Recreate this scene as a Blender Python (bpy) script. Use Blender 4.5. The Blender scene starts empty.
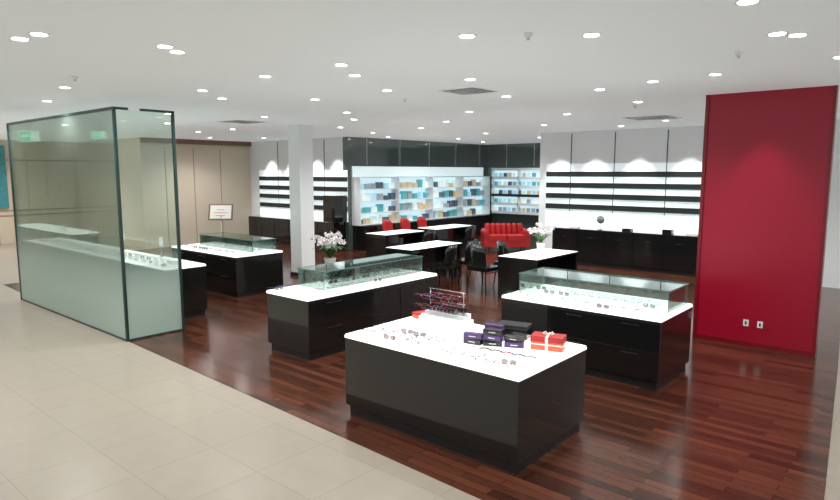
import bpy, math, random
from mathutils import Vector, Matrix
random.seed(4)
sc=bpy.context.scene
CEIL=3.17
# ---------------------------------------------------------------- materials
def pmat(name,col,rough=.5,metal=0,emit=None,es=0,spec=.5,coat=0):
    m=bpy.data.materials.new(name);m.use_nodes=True
    b=m.node_tree.nodes['Principled BSDF']
    b.inputs['Base Color'].default_value=(*col,1);b.inputs['Roughness'].default_value=rough
    b.inputs['Metallic'].default_value=metal;b.inputs['Specular IOR Level'].default_value=spec
    b.inputs['Coat Weight'].default_value=coat
    if emit: b.inputs['Emission Color'].default_value=(*emit,1);b.inputs['Emission Strength'].default_value=es
    return m
def noisy(name,c1,c2,scale,rough=.5,spec=.5,detail=3,bump=0,emit=None):
    m=pmat(name,c1,rough,spec=spec);nt=m.node_tree;n=nt.nodes;l=nt.links;b=n['Principled BSDF']
    tc=n.new('ShaderNodeTexCoord');nz=n.new('ShaderNodeTexNoise');nz.inputs['Scale'].default_value=scale;nz.inputs['Detail'].default_value=detail
    mx=n.new('ShaderNodeMix');mx.data_type='RGBA';mx.inputs[6].default_value=(*c1,1);mx.inputs[7].default_value=(*c2,1)
    l.new(tc.outputs['Object'],nz.inputs['Vector']);l.new(nz.outputs['Fac'],mx.inputs[0]);l.new(mx.outputs[2],b.inputs['Base Color'])
    return m
def brick(name,c1,c2,mort,w,h,ms,rough,spec=.5,noise=None,off=.5,bumpy=0):
    m=pmat(name,c1,rough,spec=spec);nt=m.node_tree;n=nt.nodes;l=nt.links;b=n['Principled BSDF']
    tc=n.new('ShaderNodeTexCoord');br=n.new('ShaderNodeTexBrick')
    br.inputs['Color1'].default_value=(*c1,1);br.inputs['Color2'].default_value=(*c2,1);br.inputs['Mortar'].default_value=(*mort,1)
    br.inputs['Scale'].default_value=1;br.inputs['Brick Width'].default_value=w;br.inputs['Row Height'].default_value=h
    br.inputs['Mortar Size'].default_value=ms;br.offset=off;br.inputs['Mortar Smooth'].default_value=.1
    l.new(tc.outputs['Object'],br.inputs['Vector'])
    mp=n.new('ShaderNodeMapping');mp.inputs['Scale'].default_value=noise or (1,1,1)
    nz=n.new('ShaderNodeTexNoise');nz.inputs['Scale'].default_value=1;nz.inputs['Detail'].default_value=4
    l.new(tc.outputs['Object'],mp.inputs[0]);l.new(mp.outputs[0],nz.inputs['Vector'])
    mr=n.new('ShaderNodeMapRange');mr.inputs[3].default_value=.65 if bumpy else .93;mr.inputs[4].default_value=1.45 if bumpy else 1.07
    l.new(nz.outputs['Fac'],mr.inputs[0])
    mx=n.new('ShaderNodeMix');mx.data_type='RGBA';mx.blend_type='MULTIPLY';mx.inputs[0].default_value=1
    l.new(br.outputs['Color'],mx.inputs[6]);l.new(mr.outputs[0],mx.inputs[7]);l.new(mx.outputs[2],b.inputs['Base Color'])
    return m
def glass(name,tint,refl=.12,frost=None,fcol=(.70,.84,.77)):
    m=bpy.data.materials.new(name);m.use_nodes=True;nt=m.node_tree;n=nt.nodes;l=nt.links
    n.clear();o=n.new('ShaderNodeOutputMaterial')
    t=n.new('ShaderNodeBsdfTransparent');t.inputs[0].default_value=(*tint,1)
    g=n.new('ShaderNodeBsdfGlossy');g.inputs['Roughness'].default_value=.02;g.inputs[0].default_value=(.95,1,.97,1)
    fr=n.new('ShaderNodeFresnel');fr.inputs[0].default_value=1.5
    ad=n.new('ShaderNodeMath');ad.operation='MULTIPLY';ad.inputs[1].default_value=refl/.12
    l.new(fr.outputs[0],ad.inputs[0]);cl=n.new('ShaderNodeMath');cl.operation='MINIMUM';cl.inputs[1].default_value=.9;l.new(ad.outputs[0],cl.inputs[0])
    base=t
    if frost:
        d=n.new('ShaderNodeBsdfDiffuse');d.inputs[0].default_value=(*fcol,1)
        tr=n.new('ShaderNodeBsdfTranslucent');tr.inputs[0].default_value=(*fcol,1)
        m1=n.new('ShaderNodeMixShader');m1.inputs[0].default_value=.45;l.new(d.outputs[0],m1.inputs[1]);l.new(tr.outputs[0],m1.inputs[2])
        ge=n.new('ShaderNodeNewGeometry');sx=n.new('ShaderNodeSeparateXYZ');l.new(ge.outputs['Position'],sx.inputs[0])
        mr=n.new('ShaderNodeMapRange');mr.interpolation_type='SMOOTHSTEP'
        mr.inputs[1].default_value=frost[0];mr.inputs[2].default_value=frost[1];mr.inputs[3].default_value=frost[2];mr.inputs[4].default_value=frost[3]
        l.new(sx.outputs[2],mr.inputs[0])
        m2=n.new('ShaderNodeMixShader');l.new(mr.outputs[0],m2.inputs[0]);l.new(t.outputs[0],m2.inputs[1]);l.new(m1.outputs[0],m2.inputs[2]);base=m2
    mx=n.new('ShaderNodeMixShader');l.new(cl.outputs[0],mx.inputs[0]);l.new(base.outputs[0],mx.inputs[1]);l.new(g.outputs[0],mx.inputs[2])
    l.new(mx.outputs[0],o.inputs[0]);return m
WOOD=brick('wood_floor',(.125,.040,.021),(.040,.013,.008),(.012,.005,.003),.75,.085,.0025,.17,.5,(3,25,1),.37,1)
TILE=brick('stone_tile',(.38,.33,.27),(.365,.318,.262),(.295,.255,.21),.62,.62,.004,.3,.4,(6,6,1),.0)
CEILM=pmat('ceiling_paint_fill_glow',(.82,.85,.845),.8,spec=.1,emit=(.9,.98,1),es=.17)  # faint emission added as ambient fill; the ceiling itself is no lamp
WHITE=pmat('white_paint',(.87,.90,.91),.6,spec=.2)
BEIGE=pmat('beige_wall',(.68,.59,.47),.6,spec=.2)
BEIGE2=pmat('brown_trim',(.36,.28,.2),.6)
BLACK=pmat('black_lacquer',(.010,.010,.010),.08,coat=.3)
BLACKM=pmat('black_satin',(.015,.015,.016),.35)
DGREY=pmat('dark_panel',(.014,.014,.012),.1,coat=.25)
RED=noisy('red_fabric_panel',(.37,.004,.026),(.32,.003,.022),40,.3,.45)
REDM=pmat('red_metal',(.2,.004,.012),.3)
REDL=pmat('red_upholstery',(.50,.02,.02),.45)
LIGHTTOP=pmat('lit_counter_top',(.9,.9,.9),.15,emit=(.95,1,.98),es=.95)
LIGHTSH=pmat('lit_shelf_back',(.9,.9,.9),.3,emit=(.82,.94,1),es=.85)
WALLGLOW=pmat('wall_panel_added_glow',(.88,.91,.93),.3,emit=(.85,.95,1),es=.38)  # glow added to brighten the white between the stripes
LIGHTBAND=pmat('lit_band',(.7,.8,.82),.3,emit=(.8,.94,.97),es=.5)
LIGHTBL=pmat('lit_blue_back',(.5,.65,.7),.3,emit=(.60,.82,.92),es=.72)
LAMP=pmat('lamp_emitter',(1,1,1),.5,emit=(1,.98,.94),es=14)
RING=pmat('lamp_ring',(.85,.85,.85),.3)
DARKGL=pmat('dark_glass',(.08,.11,.10),.06,spec=.9,coat=.8)
STEEL=pmat('steel',(.6,.6,.6),.25,1)
GEDGE=pmat('glass_edge',(.10,.2,.18),.15)
GFRAME=pmat('glass_frame',(.02,.05,.045),.25)
GCLEAR=glass('clear_glass',(.90,.97,.95),.14)
GPART=glass('partition_glass',(.91,.98,.945),.10,(.35,1.5,.85,.06))
GSIDE=glass('partition_side_glass',(.91,.98,.945),.10,(.45,1.3,.88,.05))
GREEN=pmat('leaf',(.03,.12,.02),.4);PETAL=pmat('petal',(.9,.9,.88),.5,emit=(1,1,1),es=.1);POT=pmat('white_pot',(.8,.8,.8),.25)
EXIT=pmat('exit_green',(.02,.4,.2),.4,emit=(.05,.8,.45),es=1.1);EXITW=pmat('exit_white',(.9,.9,.9),.4,emit=(1,1,1),es=1)
TEAL=noisy('teal_art',(.02,.16,.22),(.1,.4,.42),9,.4)
PAPER=pmat('paper',(.85,.83,.8),.5);PRINT=pmat('red_print',(.6,.2,.18),.5)
ORANGE=pmat('orange_box',(.78,.15,.07),.4);PURPLE=pmat('purple_case',(.09,.04,.16),.3);RIBB=pmat('ribbon',(.85,.8,.7),.3)
BRONZE=pmat('bronze_wood',(.2,.11,.06),.4)
FC=[pmat('frame_black',(.02,.02,.02),.2),pmat('frame_brown',(.15,.06,.03),.25),pmat('frame_red',(.35,.03,.06),.25),pmat('frame_blue',(.05,.1,.25),.25),pmat('frame_silver',(.4,.4,.42),.2,.9),pmat('frame_pink',(.5,.15,.3),.3)]
LENS=glass('lens_glass',(.78,.82,.82),.15);LENSD=glass('sun_lens',(.25,.22,.22),.2)
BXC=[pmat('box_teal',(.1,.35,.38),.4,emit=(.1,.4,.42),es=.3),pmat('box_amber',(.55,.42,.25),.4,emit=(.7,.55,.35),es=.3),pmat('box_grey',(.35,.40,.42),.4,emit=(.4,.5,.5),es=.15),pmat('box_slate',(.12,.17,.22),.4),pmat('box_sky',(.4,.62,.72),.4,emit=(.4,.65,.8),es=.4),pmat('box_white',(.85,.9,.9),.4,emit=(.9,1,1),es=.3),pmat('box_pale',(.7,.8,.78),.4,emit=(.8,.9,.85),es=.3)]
# ---------------------------------------------------------------- mesh builder
class MB:
    def __init__(s): s.v=[];s.f=[];s.m=[];s.ml=[];s.sm=[]
    def mi(s,m):
        if m not in s.ml: s.ml.append(m)
        return s.ml.index(m)
    def add(s,vs,fs,m,M=None,smooth=False):
        o=len(s.v);s.v+=[tuple(M@Vector(v)) if M else tuple(v) for v in vs]
        i=s.mi(m)
        for f in fs: s.f.append([o+k for k in f]);s.m.append(i);s.sm.append(smooth)
    def box(s,a,b,m,M=None):
        x0,y0,z0=a;x1,y1,z1=b
        vs=[(x0,y0,z0),(x1,y0,z0),(x1,y1,z0),(x0,y1,z0),(x0,y0,z1),(x1,y0,z1),(x1,y1,z1),(x0,y1,z1)]
        s.add(vs,[(3,2,1,0),(4,5,6,7),(0,1,5,4),(1,2,6,5),(2,3,7,6),(3,0,4,7)],m,M)
    def cyl(s,c,r0,r1,h,m,n=16,M=None,smooth=True):
        vs=[];
        for k in range(n):
            a=2*math.pi*k/n;vs.append((c[0]+r0*math.cos(a),c[1]+r0*math.sin(a),c[2]))
        for k in range(n):
            a=2*math.pi*k/n;vs.append((c[0]+r1*math.cos(a),c[1]+r1*math.sin(a),c[2]+h))
        s.add(vs,[(k,(k+1)%n,n+(k+1)%n,n+k) for k in range(n)],m,M,smooth)
        s.add(vs,[tuple(range(n-1,-1,-1)),tuple(range(n,2*n))],m,M)
    def tube(s,pts,r,m,n=6,M=None,closed=False):
        P=[Vector(p) for p in pts];N=len(P);vs=[]
        for i,p in enumerate(P):
            if closed: t=P[(i+1)%N]-P[i-1]
            else: t=P[min(i+1,N-1)]-P[max(i-1,0)]
            t.normalize();ref=Vector((0,0,1)) if abs(t.z)<.9 else Vector((1,0,0))
            a=t.cross(ref).normalized();b=t.cross(a)
            rr=r[i] if isinstance(r,(list,tuple)) else r
            for k in range(n):
                q=2*math.pi*k/n+math.pi/n;vs.append(p+a*rr*math.cos(q)+b*rr*math.sin(q))
        fs=[]
        for i in range(N if closed else N-1):
            j=(i+1)%N
            for k in range(n):
                k2=(k+1)%n;fs.append((i*n+k,i*n+k2,j*n+k2,j*n+k))
        if not closed: fs+= [tuple(range(n-1,-1,-1)),tuple((N-1)*n+k for k in range(n))]
        s.add([tuple(v) for v in vs],fs,m,M,True)
    def ell(s,c,r,m,M=None,nu=12,nv=8):
        vs=[];fs=[]
        for j in range(nv+1):
            ph=math.pi*j/nv
            for i in range(nu):
                th=2*math.pi*i/nu;vs.append((c[0]+r[0]*math.sin(ph)*math.cos(th),c[1]+r[1]*math.sin(ph)*math.sin(th),c[2]+r[2]*math.cos(ph)))
        for j in range(nv):
            for i in range(nu):
                a=j*nu+i;b=j*nu+(i+1)%nu;fs.append((a,a+nu,b+nu,b))
        s.add(vs,fs,m,M,True)
    def obj(s,name,bevel=0,loc=None,rz=0,seg=2):
        me=bpy.data.meshes.new(name);me.from_pydata(s.v,[],s.f)
        for m in s.ml: me.materials.append(m)
        me.polygons.foreach_set('material_index',s.m);me.polygons.foreach_set('use_smooth',s.sm);me.update()
        o=bpy.data.objects.new(name,me);sc.collection.objects.link(o)
        if loc: o.location=loc
        o.rotation_euler[2]=rz
        if bevel:
            bm=o.modifiers.new('bevel','BEVEL');bm.width=bevel;bm.segments=seg;bm.limit_method='ANGLE';bm.harden_normals=False
        return o
def T(x,y,z,rz=0,rx=0,ry=0,s=1):
    return Matrix.Translation((x,y,z))@Matrix.Rotation(rz,4,'Z')@Matrix.Rotation(rx,4,'X')@Matrix.Rotation(ry,4,'Y')@Matrix.Scale(s,4)
def slab(name,a,b,m,bevel=0):
    q=MB();q.box(a,b,m);return q.obj(name,bevel)
# ---------------------------------------------------------------- room shell
slab('floor',(-24,-5,-.1),(5,20,0),TILE)
q=MB();pl=[(-14,3.69),(-8,3.45),(-.33,3.17),(-.82,8.32),(-1.4,13.9),(-7.95,13.9),(-7.95,18.5),(-12.8,18.5),(-12.8,11.8),(-17.4,11.8),(-17.4,6),(-14,6)]
n=len(pl);q.add([(x,y,0.0) for x,y in pl]+[(x,y,.004) for x,y in pl],[tuple(range(n,2*n))]+[(i,(i+1)%n,n+(i+1)%n,n+i) for i in range(n)],WOOD)
q.obj('floor_wood')
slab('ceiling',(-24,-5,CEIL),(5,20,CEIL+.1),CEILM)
slab('wall_left',(-22.2,-5,0),(-22,12,CEIL),BEIGE)
q=MB();q.box((-22,8.2,0),(-17.5,8.4,CEIL),BEIGE);q.box((-17.7,8.4,0),(-17.5,11.8,CEIL),BEIGE)
for yy in (8.9,9.8,10.7): q.box((-17.5,yy,0),(-17.49,yy+.02,2.9),BEIGE2)
q.box((-17.5,8.2,CEIL-.14),(-17.4,11.8,CEIL-.001),BRONZE)
q.obj('wall_back_left')
q=MB()
for zz in (.85,1.0,2.55): q.box((-22,-5,zz),(-21.98,8.2,zz+.03),BEIGE2)
for i in range(9): q.box((-22,-4+i*1.4,0),(-21.985,-3.98+i*1.4,2.9),BEIGE2)
q.obj('trim_1')
slab('teal_wall_art',(-21.975,5.15,1.1),(-21.93,6.12,3.0),TEAL)
slab('wall_back_right',(-7.95,13.9,0),(5,14.1,CEIL),WHITE)
slab('wall_return',(-7.95,14.1,0),(-7.75,18.5,CEIL),WHITE)
slab('wall_far',(-13,18.5,0),(-7.75,18.7,CEIL),DARKGL)
slab('wall_shelf_side',(-13,11.8,0),(-12.8,18.5,CEIL),DARKGL)
slab('wall_shelf_left',(-17.7,11.8,0),(-13,12,CEIL),WHITE)
def striped(name,x0,x1,y,zs,div,cabtop):
    q=MB()
    q.box((x0,y-.009,zs[-1]-.08),(x1,y-.001,zs[0]+.3),WALLGLOW)
    for z in zs:
        q.box((x0,y-.018,z-.01),(x1,y-.009,z+.11),BLACKM)
        q.box((x0,y-.10,z-.018),(x1,y-.018,z-.010),GCLEAR)
    for d in div: q.box((d,y-.011,cabtop),(d+.02,y-.001,CEIL-.05),GFRAME)
    q.box((x0,y-.012,cabtop),(x1,y-.001,zs[-1]-.08),LIGHTSH)
    q.obj(name)
striped('striped_wall_display',-7.75,-2.6,13.9,[2.10,1.83,1.57,1.31],[-7.1,-6.0,-4.8,-3.6],.86)
striped('striped_wall_display',-17.0,-12.82,11.8,[1.95,1.67,1.40,1.12],[-16,-14.9,-13.8],.80)
def cabinet(name,x0,x1,y0,y1,h,n,face='y'):
    q=MB();q.box((x0+.02,y0+.04,0),(x1-.02,y1,.09),BLACKM);q.box((x0,y0,.09),(x1,y1,h),BLACK)
    w=(x1-x0)/n
    for i in range(n):
        q.box((x0+i*w+.01,y0-.018,.11),(x0+(i+1)*w-.01,y0,h*.55),BLACK);q.box((x0+i*w+.01,y0-.018,h*.55+.015),(x0+(i+1)*w-.01,y0,h-.02),BLACK)
        q.tube([(x0+i*w+w*.4,y0-.03,h*.78),(x0+i*w+w*.6,y0-.03,h*.78)],.005,BLACKM)
    return q.obj(name)
cabinet('low_cabinet',-7.3,-2.6,13.45,13.87,.86,7)
cabinet('low_cabinet',-17.0,-12.9,11.35,11.77,.80,6)
slab('black_column_cladding',(-13.3,11.3,.81),(-12.82,11.76,1.55),BLACK)
q=MB();X=-12.8
q.box((X,11.95,.72),(X+.02,18.3,2.05),LIGHTBL)
q.box((X,11.95,2.06),(X+.05,18.3,2.36),LIGHTBAND)
for z in (.70,1.02,1.36,1.70,2.03): q.box((X,11.95,z),(X+.33,18.3,z+.025),WHITE)
for i in range(5): q.box((X,11.93+i*1.59,.70),(X+.34,11.96+i*1.59,2.05),WHITE)
y=12.03
while y<18.2:
    for z in (.725,1.045,1.385,1.725):
        w=random.uniform(.12,.2);h=random.uniform(.12,.24)
        q.box((X+.06,y,z),(X+.2,y+w,z+h),random.choice(BXC))
    y+=.26
q.obj('backlit_product_shelving')
slab('shelf_base_cabinet',(-12.8,11.95,0),(-12.35,18.3,.69),BLACK)
q=MB();Y=18.5
q.box((-12.4,Y-.03,.75),(-8.1,Y-.001,2.3),LIGHTBL)
for z in (.75,1.05,1.35,1.65,1.95,2.25): q.box((-12.4,Y-.2,z),(-8.1,Y-.03,z+.09),WHITE if z!=1.35 else BLACKM)
for i in range(5): q.box((-12.4+i*1.07,Y-.2,.75),(-12.37+i*1.07,Y-.03,2.3),WHITE)
for i in range(22):
    for z in (.84,1.14,1.44,1.74,2.04): q.box((-12.3+i*.19,Y-.16,z),(-12.2+i*.19,Y-.06,z+.13),random.choice(BXC))
q.obj('backlit_wall_display')
q=MB()
for i in range(5): q.box((-12.8,12.5+i*1.4,2.4),(-12.77,12.53+i*1.4,CEIL),STEEL)
for i in range(4): q.box((-11.9+i*1.1,18.46,2.4),(-11.87+i*1.1,18.5,CEIL),STEEL)
q.obj('trim_2')
# column
q=MB();q.box((-10.60,8.09,0),(-10.24,8.45,CEIL),WHITE);q.box((-10.62,8.07,0),(-10.22,8.47,.08),BLACKM);q.obj('wall_column',.008)
# red feature wall
q=MB();q.box((-2.42,8.45,0),(-1.08,8.53,CEIL),RED);q.box((-2.40,8.53,0),(-1.10,8.75,CEIL),WHITE)
q.box((-2.46,8.43,0),(-2.42,8.55,CEIL),REDM);q.box((-2.42,8.445,0),(-1.08,8.45,.07),REDM);q.box((-1.10,8.44,0),(-1.065,8.55,CEIL),REDM)
q.obj('wall_red_feature')
q=MB();
for x in (-1.86,-1.70): q.box((x,8.435,.27),(x+.06,8.45,.35),WHITE);q.box((x+.02,8.43,.29),(x+.04,8.436,.33),BLACKM)
q.obj('wall_outlet')
# ---------------------------------------------------------------- glass partition
q=MB();h=2.98;GX=-12.1
q.box((GX+.03,3.44,.02),(-8.02,3.455,h),GPART)
q.box((-8.02,3.47,.02),(-8.005,4.2,h),GSIDE)
for a,b in [((GX,3.43,0),(GX+.04,3.465,h)),((-8.03,3.43,0),(-7.995,3.465,h)),((-8.03,4.2,0),(-7.995,4.235,h+.02)),((GX,3.43,h),(-7.995,3.465,h+.03)),((-8.03,3.465,h),(-7.995,3.62,h+.03)),((-8.03,3.78,h),(-7.995,4.235,h+.03)),((GX,3.43,0),(-8,3.465,.025)),((-8.03,3.465,0),(-7.995,4.2,.025))]:
    q.box(a,b,GFRAME)
q.obj('glass_partition')
# ---------------------------------------------------------------- eyeglasses
def spectacles(q,M,fm,lm):
    w=.026;hh=.019
    for sx in (-1,1):
        cx=sx*.034;loop=[]
        for k in range(10):
            a=2*math.pi*k/10;ca,sa=math.cos(a),math.sin(a)
            loop.append((cx+w*math.copysign(abs(ca)**.7,ca),0,.02+hh*math.copysign(abs(sa)**.7,sa)))
        q.tube(loop,.0022,fm,4,M,True)
        q.add(loop,[tuple(range(10))],lm,M)
        q.tube([(sx*.061,0,.03),(sx*.066,.01,.03),(sx*.066,.09,.029),(sx*.064,.135,.008)],.002,fm,4,M)
    q.tube([(-.009,0,.024),(0,-.002,.028),(.009,0,.024)],.0022,fm,4,M)
def rows(name,x0,x1,y0,y1,z,dx,dy,rz,skip=lambda x,y:False,s=1.1,q=None):
    own=q is None
    if own: q=MB()
    x=x0
    while x<=x1:
        y=y0
        while y<=y1:
            if not skip(x,y):
                spectacles(q,T(x+random.uniform(-.01,.01),y+random.uniform(-.01,.01),z+.003,rz+random.uniform(-.12,.12),s=s),random.choice(FC),random.choice([LENS,LENS,LENS,LENSD]))
            y+=dy
        x+=dx
    if own: return q.obj(name)
# ---------------------------------------------------------------- counters
def counter(name,x0,x1,y0,y1,h=.75,draw=None,face=DGREY):
    q=MB();e=.03
    q.box((x0+e,y0+e,0),(x1-e,y1-e,.09),BLACKM)
    q.box((x0+.004,y0+.004,.09),(x1-.004,y1-.004,h-.035),face)
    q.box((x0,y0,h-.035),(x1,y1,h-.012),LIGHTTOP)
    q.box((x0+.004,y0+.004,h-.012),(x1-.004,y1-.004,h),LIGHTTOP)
    if draw:
        ax,n,rows_=draw
        a0,a1=(x0,x1) if ax=='x' else (y0,y1);w=(a1-a0)/n
        for i in range(n):
            for r in range(rows_):
                za=.10+r*(h-.15)/rows_;zb=za+(h-.15)/rows_-.006
                if ax=='x': q.box((a0+i*w+.004,y0-.006,za),(a0+(i+1)*w-.004,y0+.004,zb),BLACK)
                else: q.box((x1-.004,a0+i*w+.004,za),(x1+.006,a0+(i+1)*w-.004,zb),BLACK)
                zm=zb-.05
                if ax=='x': q.box((a0+(i+.35)*w,y0-.012,zm),(a0+(i+.65)*w,y0-.006,zm+.014),BLACKM)
                else: q.box((x1+.006,a0+(i+.35)*w,zm),(x1+.012,a0+(i+.65)*w,zm+.014),BLACKM)
    return q.obj(name,.004)
def glasscase(name,x0,x1,y0,y1,z0,z1,rw):
    q=MB();t=.006;z0+=.001
    q.box((x0,y0,z0),(x1,y0+t,z1),GCLEAR);q.box((x0,y1-t,z0),(x1,y1,z1),GCLEAR)
    q.box((x0,y0+t,z0),(x0+t,y1-t,z1),GCLEAR);q.box((x1-t,y0+t,z0),(x1,y1-t,z1),GCLEAR)
    q.box((x0-.01,y0-.01,z1),(x1+.01,y1+.01,z1+.01),GCLEAR)
    e=.003
    for a in (x0,x1):
        for b in (y0,y1): q.box((a-e,b-e,z0),(a+e,b+e,z1),GEDGE)
    for b in (y0-.011,y1+.011): q.box((x0-.014,b-e,z1-.001),(x1+.014,b+e,z1+.012),GEDGE)
    for a in (x0-.011,x1+.011): q.box((a-e,y0-.014,z1-.001),(a+e,y1+.014,z1+.012),GEDGE)
    rows('',*rw,q=q)
    return q.obj(name)
counter('display_counter',-4.05,-2.22,3.66,4.74,.75)
counter('display_counter',-6.32,-5.52,4.43,6.8,.75,('y',3,2))
counter('display_counter',-3.95,-2.07,6.08,7.05,.75,('x',3,2))
counter('display_counter',-11.6,-9.35,5.95,6.95,.75,('x',3,2))
counter('display_counter',-14.5,-8.6,4.3,4.95,.80)
counter('display_counter',-19,-15.2,5.4,6.0,.80)
glasscase('glass_showcase',-6.27,-5.78,4.9,6.76,.75,.97,(-6.18,-5.85,5.05,6.6,.755,.18,.2,1.57))
glasscase('glass_showcase',-3.90,-2.12,6.40,7.0,.75,.97,(-3.75,-2.25,6.48,6.82,.755,.2,.18,0))
glasscase('glass_showcase',-11.3,-9.5,6.4,6.9,.75,.96,(-11.2,-9.6,6.48,6.75,.755,.22,.18,0))
rows('eyeglasses_display',-3.88,-3.15,3.78,4.13,.75,.135,.125,.25,s=1.0)
rows('eyeglasses_display',-3.02,-2.4,3.74,3.86,.75,.145,.11,.25,s=1.0)
rows('eyeglasses_display',-5.69,-5.6,4.55,6.6,.75,.19,.15,1.57)
rows('eyeglasses_display',-6.2,-5.8,4.55,4.7,.75,.17,.17,1.57)
rows('eyeglasses_display',-3.85,-2.2,6.15,6.2,.75,.14,.19,0)
rows('eyeglasses_display',-11.4,-9.5,6.05,6.2,.75,.18,.2,0)
rows('eyeglasses_display',-14.3,-8.75,4.38,4.65,.80,.22,.2,0)
# ---------------------------------------------------------------- front counter props
q=MB();z=.751
q.box((-3.82,4.36,z),(-3.28,4.62,z+.012),WHITE)
q.box((-3.80,4.40,z+.012),(-3.30,4.61,z+.075),WHITE)
for i in range(3): q.box((-3.79,4.42+i*.06,z+.075),(-3.31,4.46+i*.06,z+.095+i*.02),WHITE)
q.tube([(-3.76,4.53,z+.1),(-3.76,4.53,z+.33)],.005,STEEL);q.tube([(-3.36,4.53,z+.1),(-3.36,4.53,z+.33)],.005,STEEL)
for k in (.22,.33): q.tube([(-3.78,4.53,z+k),(-3.34,4.53,z+k)],.004,STEEL)
for k in range(9):
    spectacles(q,T(-3.75+k*.046,4.50,z+.235,1.2,s=1.3),FC[[2,3,5,1,0,5,2,4,2][k]],LENSD)
    spectacles(q,T(-3.74+k*.046,4.48,z+.14,1.1,s=1.3),FC[(k*5+2)%6],LENSD)
q.obj('sunglasses_stand')
q=MB();M=T(-3.93,4.60,.751,1.3)
q.box((-.09,-.04,0),(.09,.04,.05),ORANGE,M);q.box((-.095,-.045,.04),(.095,.045,.06),REDL,M);q.obj('red_glasses_case',.006)
q=MB();k=0
for (x,y,n) in [(-2.98,4.16,2),(-2.82,4.22,3),(-2.66,4.30,2),(-2.9,4.36,3)]:
    for i in range(n):
        M=T(x,y,.751+i*.048,.3+.15*((k*7)%3-1))
        q.box((-.08,-.032,0),(.08,.032,.044),PURPLE if k%2 else BLACK,M);q.box((-.03,-.0335,.018),(.03,-.032,.026),STEEL,M);k+=1
q.obj('stack_of_glasses_cases',.008)
q=MB();M=T(-2.84,4.58,.751,.25);q.box((-.14,-.08,0),(.14,.08,.11),BLACK,M);q.box((-.143,-.083,.085),(.143,.083,.118),BLACKM,M);q.obj('black_gift_box',.004)
q=MB();M=T(-2.42,4.44,.751,.3);q.box((-.13,-.075,0),(.13,.075,.105),ORANGE,M);q.box((-.134,-.079,.07),(.134,.079,.115),REDL,M)
q.box((-.135,-.012,.03),(.135,.012,.045),RIBB,M);q.box((-.012,-.081,0),(.012,.081,.118),RIBB,M);q.box((-.136,-.081,.045),(.136,.081,.056),RIBB,M)
for s_ in (-1,1): q.tube([(0,0,.119),(s_*.03,.015,.14),(s_*.045,0,.13),(s_*.02,-.01,.121)],.006,RIBB,5,M)
q.obj('ribboned_gift_box',.003)
q=MB()
for i in range(5): 
    M=T(-2.8+i*.1,4.075+i*.010,.751,.3);q.tube([(-.05,0,.006),(0,.012,.01),(.05,0,.006)],.006,FC[i%6],5,M)
q.obj('eyeglass_cords')
q=MB()
for i in range(4):
    q.cyl((-14+i*1.4,4.85,.801),.03,.03,.02,STEEL);q.tube([(-14+i*1.4,4.85,.82),(-14+i*1.4,4.85,1.0)],.005,STEEL);q.box((-14.06+i*1.4,4.845,.98),(-13.94+i*1.4,4.855,1.14),PAPER)
q.obj('price_card_stands')
q=MB();q.cyl((-11.9,7.25,0),.16,.15,.02,STEEL,20);q.tube([(-11.9,7.25,.02),(-11.9,7.25,1.25)],.014,STEEL,8)
M=T(-11.9,7.23,1.17,.75,-.35);q.box((-.26,-.012,0),(.26,.012,.36),BRONZE,M);q.box((-.225,-.014,.03),(.225,-.011,.33),PAPER,M)
for i,w in enumerate((.10,.14,.08)): q.box((-w,-.016,.09+i*.065),(w,-.0135,.105+i*.065),PRINT,M)
q.obj('notice_stand')
def exitsign_and_reflection(x,y,z0,s=1):
    q=MB();M=T(x,y,z0,.8,s=s);q.box((-.17,-.03,0),(.17,.03,.2),EXITW,M);q.box((-.155,-.032,.012),(.155,-.029,.188),EXIT,M)
    q.box((-.10,-.034,.09),(.04,-.031,.11),EXITW,M);q.add([(-.12,-.034,.1),(-.06,-.034,.05),(-.06,-.034,.15)],[(0,1,2)],EXITW,M);q.box((.05,-.034,.03),(.13,-.031,.17),EXITW,M)
    q.tube([(0,0,.2),(0,0,(CEIL-z0)/s)],.012,STEEL,8,M);q.obj('exit_sign_and_reflection')
exitsign_and_reflection(-13.1,4.05,2.76);exitsign_and_reflection(-11.9,4.8,2.80,.7)  # the smaller second sign stands in for a green reflection
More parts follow.
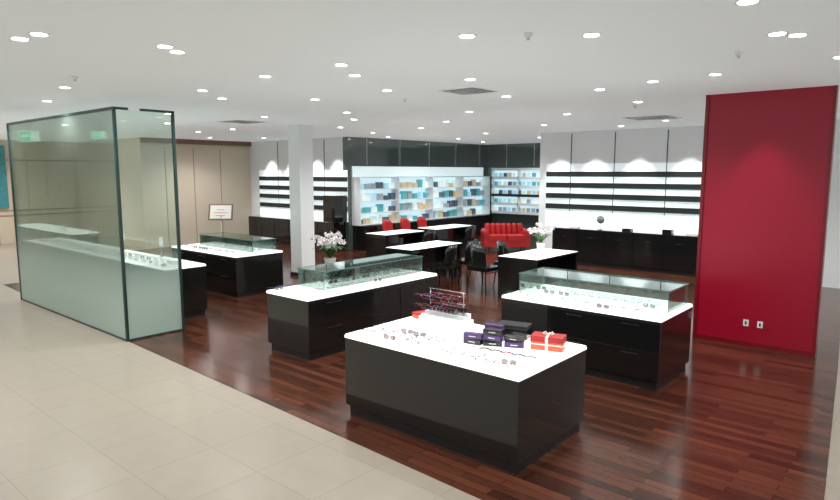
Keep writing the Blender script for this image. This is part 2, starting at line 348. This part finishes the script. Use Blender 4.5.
# ---------------------------------------------------------------- desks + chairs
def desk(x0,x1,y0,y1,h=.74):
    q=MB()
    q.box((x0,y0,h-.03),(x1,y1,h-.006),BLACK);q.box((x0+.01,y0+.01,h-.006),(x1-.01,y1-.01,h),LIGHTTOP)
    q.box((x0+.02,y0,0),(x1-.02,y0+.05,h-.03),BLACK);q.box((x0+.02,y1-.05,0),(x1-.02,y1,h-.03),BLACK)
    q.box((x0+.3,y0+.05,.12),(x0+.34,y1-.05,h-.03),BLACK);q.box((x0+.05,y0+.05,.3),(x0+.3,y0+.45,h-.03),BLACK)
    return q.obj('consultation_desk',.003)
desk(-8.3,-7.6,8.6,10.2);desk(-10.6,-9.9,10.3,11.7);desk(-10.6,-9.9,12.2,13.8);desk(-5.95,-5.15,9.0,10.5)
def chair(x,y,rz,up,name='side_chair',s=1):
    q=MB()
    q.box((-.23,-.22,.41),(.23,.22,.48),up)
    n=8;vs=[]
    for j in range(5):
        zz=.46+j*.1
        for i in range(n+1):
            a=(i/n-.5)*1.9;rr=.26;vs.append((rr*math.sin(a)*1.0,.23*math.cos(a)*.9+.04*j/4,zz-(.12*(abs(i-n/2)/(n/2))**3)*(j/4)))
    N=len(vs);vs+=[(v[0]*.88,v[1]*.88-.012,v[2]) for v in vs]
    fs=[]
    for j in range(4):
        for i in range(n):
            a=j*(n+1)+i;fs.append((a,a+1,a+n+2,a+n+1));fs.append((N+a,N+a+n+1,N+a+n+2,N+a+1))
    for i in range(n): a=4*(n+1)+i;fs.append((a,a+1,N+a+1,N+a));fs.append((i,N+i,N+i+1,i+1))
    for j in range(4):
        a=j*(n+1);fs.append((a,a+n+1,N+a+n+1,N+a));a=j*(n+1)+n;fs.append((a,N+a,N+a+n+1,a+n+1))
    q.add(vs,fs,up,None,True)
    for sx in (-1,1):
        for sy in (-1,1): q.tube([(sx*.19,sy*.18,.42),(sx*.22,sy*.22,0)],[.018,.011],BLACKM,8)
    q.tube([(-.2,-.19,.38),(.2,-.19,.38)],.01,BLACKM,6)
    return q.obj(name,0,(x,y,0.004),rz)
chair(-7.15,9.0,-1.4,BLACK);chair(-7.15,9.75,-1.7,BLACK)
chair(-6.4,9.25,1.5,BLACK);chair(-6.4,10.1,1.7,BLACK)
for yy in (12.6,13.35,14.1): chair(-11.9,yy,1.57,REDL,'red_chair')
chair(-9.3,12.6,-1.57,BLACK);chair(-9.3,11.0,-1.6,BLACK)
q=MB()
q.box((-.72,-.36,.12),(.72,.36,.30),REDL)
for sx in (-.35,.35): q.box((sx-.33,-.38,.30),(sx+.33,.22,.45),REDL)
for i in range(7): q.tube([(-.60+i*.2,.27,.40),(-.60+i*.2,.31,.68),(-.60+i*.2,.33,.74)],[.1,.11,.08],REDL,10)
for sx in (-1,1):
    q.box((sx*.74-.09,-.38,.12),(sx*.74+.09,.36,.50),REDL);q.tube([(sx*.74,-.4,.50),(sx*.74,.36,.50)],.11,REDL,12)
    for sy in (-.3,.3): q.cyl((sx*.65,sy,0),.02,.03,.12,BLACKM,10)
so=q.obj('red_sofa',.03,(-9.5,14.75,.004),.75,3);so.scale=(.78,.9,.98)
# ---------------------------------------------------------------- orchids
def orchid(x,y,z,sc_,seed):
    random.seed(seed);q=MB()
    q.cyl((0,0,0),.07,.10,.17,POT,18);q.cyl((0,0,.165),.09,.085,.012,BRONZE,16)
    for k in range(11):
        a=k*2*math.pi/11+.2;L=random.uniform(.2,.3)
        vs=[];
        for j in range(6):
            t=j/5;r=.02+L*t;zz=.17+.18*math.sin(t*2.2);w=.04*math.sin(math.pi*min(.95,t*.9+.1))
            ca,sa=math.cos(a),math.sin(a)
            vs+=[(r*ca-w*sa,r*sa+w*ca,zz),(r*ca+w*sa,r*sa-w*ca,zz)]
        q.add(vs,[(2*j,2*j+2,2*j+3,2*j+1) for j in range(5)],GREEN,None,True)
    for k in range(8):
        a=k*.785+random.uniform(-.2,.2);ca,sa=math.cos(a),math.sin(a);R=random.uniform(.18,.32);Hh=random.uniform(.24,.4)
        pts=[(R*t*t*ca,R*t*t*sa,.17+Hh*math.sin(t*1.9)) for t in [i/7 for i in range(8)]]
        q.tube(pts,.005,GREEN,5)
        for j in (3,4,5,6,7):
            p=pts[j]
            for e in (-1,1):
                c=(p[0]+random.uniform(-.03,.03)-.03*e*sa,p[1]+random.uniform(-.03,.03)+.03*e*ca,p[2]+random.uniform(-.02,.03))
                M=T(*c,random.uniform(0,6.28),random.uniform(.6,1.4))
                for b in range(5):
                    an=b*2*math.pi/5;vs=[(0,0,0)]
                    for tt in (-.5,-.25,0,.25,.5): 
                        rr=.045*(1-abs(tt)*.5);vs.append((rr*math.cos(an+tt),rr*math.sin(an+tt),.008))
                    q.add(vs,[(0,1,2,3,4,5)],PETAL,M)
                q.ell((0,0,.008),(.01,.01,.012),FC[5],M,6,4)
    o=q.obj('potted_white_orchid',0,(x,y,z));o.scale=(sc_,)*3;return o
q=MB();q.box((-8.72,6.98,0),(-8.08,7.5,.06),BLACKM);q.box((-8.75,6.95,.06),(-8.05,7.53,.48),BLACK);q.obj('black_plinth',.005)
orchid(-8.38,7.26,.48,1.1,3);orchid(-5.78,10.2,.741,.85,8)
q=MB();q.cyl((-6.15,13.62,.861),.08,.06,.01,BLACK,16);q.tube([(-6.15,13.62,.87),(-6.15,13.62,1.0)],.008,STEEL)
q.ell((-6.15,13.62,1.10),(.10,.012,.10),STEEL,None,24,10);q.obj('tabletop_mirror')
q=MB()
for i,x in enumerate((-6.9,-5.6,-4.7,-4.2,-3.7)): q.box((x,13.55,.861),(x+.2,13.7,.90+.03*(i%3)),[PAPER,BLACK,BLACK,PAPER,BLACK][i])
q.obj('cabinet_top_boxes')
# ---------------------------------------------------------------- ceiling fixtures
dl=[(-4.98,1.66),(-5.25,1.62),(-2.72,3.68),(-2.03,4.23),(-.97,4.0),(-4.65,4.4),(-4.3,3.9),(-1.88,6.7),(-5.39,3.85),(-4.85,2.62),(-4.72,2.45),(-5.21,5.45),(-4.45,6.88),(-3.24,7.02),(-3.93,5.38),(-2.53,6.78),(-7.43,4.61),(-6.58,5.49),(-7.84,2.84),(-.92,5.19),(-1.02,5.05),(-6.88,4.01),
(-6,8.2),(-7.5,9.5),(-5,9.6),(-9,10.5),(-6.5,11.5),(-11,11),(-9,13),(-11,14.5),(-8.5,8),(-12.5,8),(-10,5.2),(-12,6.2),(-14,8),(-14,5),(-4.2,12),(-3,10.5),(-16,9.5),(-8.9,15.5),(-3.4,8.6),(-7.6,7),(-9.3,6.6),(-10.2,9.2),(-13,10),(-.8,6.4),(-9.5,3.2),(-12,3),(-5.4,12.8),(-12,12.6),(-11.6,16.6),(-15,10.6),(-1.6,1.2),(-7.2,1.4)]
q0=MB();n=20
q0.cyl((0,0,-.006),.07,.07,.006,RING,n);q0.cyl((0,0,-.009),.052,.052,.004,LAMP,n)
first=q0.obj('downlight')
first.location=(dl[0][0],dl[0][1],CEIL)
for x,y in dl[1:]:
    o=bpy.data.objects.new('downlight',first.data);sc.collection.objects.link(o);o.location=(x,y,CEIL)
def vent(x,y,s):
    q=MB();q.box((-s,-s,-.012),(s,s,0),WHITE)
    for i in range(7): 
        a=s*(.86-i*.12)
        if i%2==0: q.box((-a,-a,-.014-.001*i),(a,a,-.012),BLACKM)
        else: q.box((-a,-a,-.015-.001*i),(a,a,-.012),RING)
    q.obj('ceiling_air_vent',0,(x,y,CEIL))
vent(-4.48,6.1,.26);vent(-4.17,11.2,.4);vent(-10.5,6.95,.35)
q0=MB();q0.cyl((0,0,-.03),.02,.035,.03,RING,12);q0.cyl((0,0,-.045),.012,.012,.02,STEEL,8)
sp=q0.obj('ceiling_sprinkler',0,(-2.35,3.9,CEIL))
for x,y in [(-5.6,6.2),(-3.6,9),(-1.4,5.6),(-6.9,2.6)]:
    o=bpy.data.objects.new('ceiling_sprinkler',sp.data);sc.collection.objects.link(o);o.location=(x,y,CEIL)
# ---------------------------------------------------------------- lights
def spot(x,y,e,ang=130,blend=.8,tz=0,ty=None,tx=None,r=.06,col=(1,.985,.96),z=CEIL-.04):
    L=bpy.data.lights.new('spot','SPOT');L.energy=e;L.spot_size=math.radians(ang);L.spot_blend=blend;L.shadow_soft_size=r;L.color=col
    o=bpy.data.objects.new('downlight_and_fill_beam',L);sc.collection.objects.link(o);o.location=(x,y,z)
    d=Vector(((tx if tx is not None else x)-x,(ty if ty is not None else y)-y,tz-z));o.rotation_euler=d.to_track_quat('-Z','Y').to_euler()
for x,y in [(-4.98,1.66),(-2.72,3.68),(-.97,4.0),(-4.65,4.4),(-1.88,6.7),(-7.84,2.84),(-5.21,5.45),(-3.24,7.02),(-7.43,4.61),(-6,8.2),(-7.5,9.5),(-5,9.6),(-9,10.5),(-6.5,11.5),(-11,11),(-9,13),(-11,14.5),(-8.5,8),(-12.5,8),(-12,6.2),(-14,8),(-14,5),(-4.2,12),(-3,10.5),(-9.5,3.2),(-12,3),(-1.6,1.2),(-7.2,1.4),(-16,9.5),(-10,17),(-18,5),(-20,3),(-16,2),(0,10),(1,12),(-20,6)]:  # far-left spots include fill without fixtures, added to brighten that end
    e=105 if y<9 else 145
    if x<-13: e=170
    if x>-2: e=85
    spot(x,y,e,150)
for x in (-7.35,-6.45,-5.4,-4.3,-3.3): spot(x,13.4,120,60,.6,.9,13.8,r=.03,col=(.92,.97,1))
for x in (-16.3,-15.2,-14.1,-13.2): spot(x,11.3,110,65,.6,.9,11.7,r=.03,col=(.92,.97,1))
spot(-1.75,7.95,28,60,.8,1.2,8.4,r=.04)
w=bpy.data.worlds.new('world');sc.world=w;w.use_nodes=True
w.node_tree.nodes['Background'].inputs[0].default_value=(.9,.96,1,1);w.node_tree.nodes['Background'].inputs[1].default_value=.85
# ---------------------------------------------------------------- camera
c=bpy.data.cameras.new('camera');co=bpy.data.objects.new('camera',c);sc.collection.objects.link(co);sc.camera=co
c.sensor_width=36;c.lens=615/840*36;c.clip_end=100
co.location=(0,0,2.2);co.rotation_euler=(math.radians(90)-math.atan(78/615),0,math.radians(40.7))
sc.view_settings.view_transform='Standard'
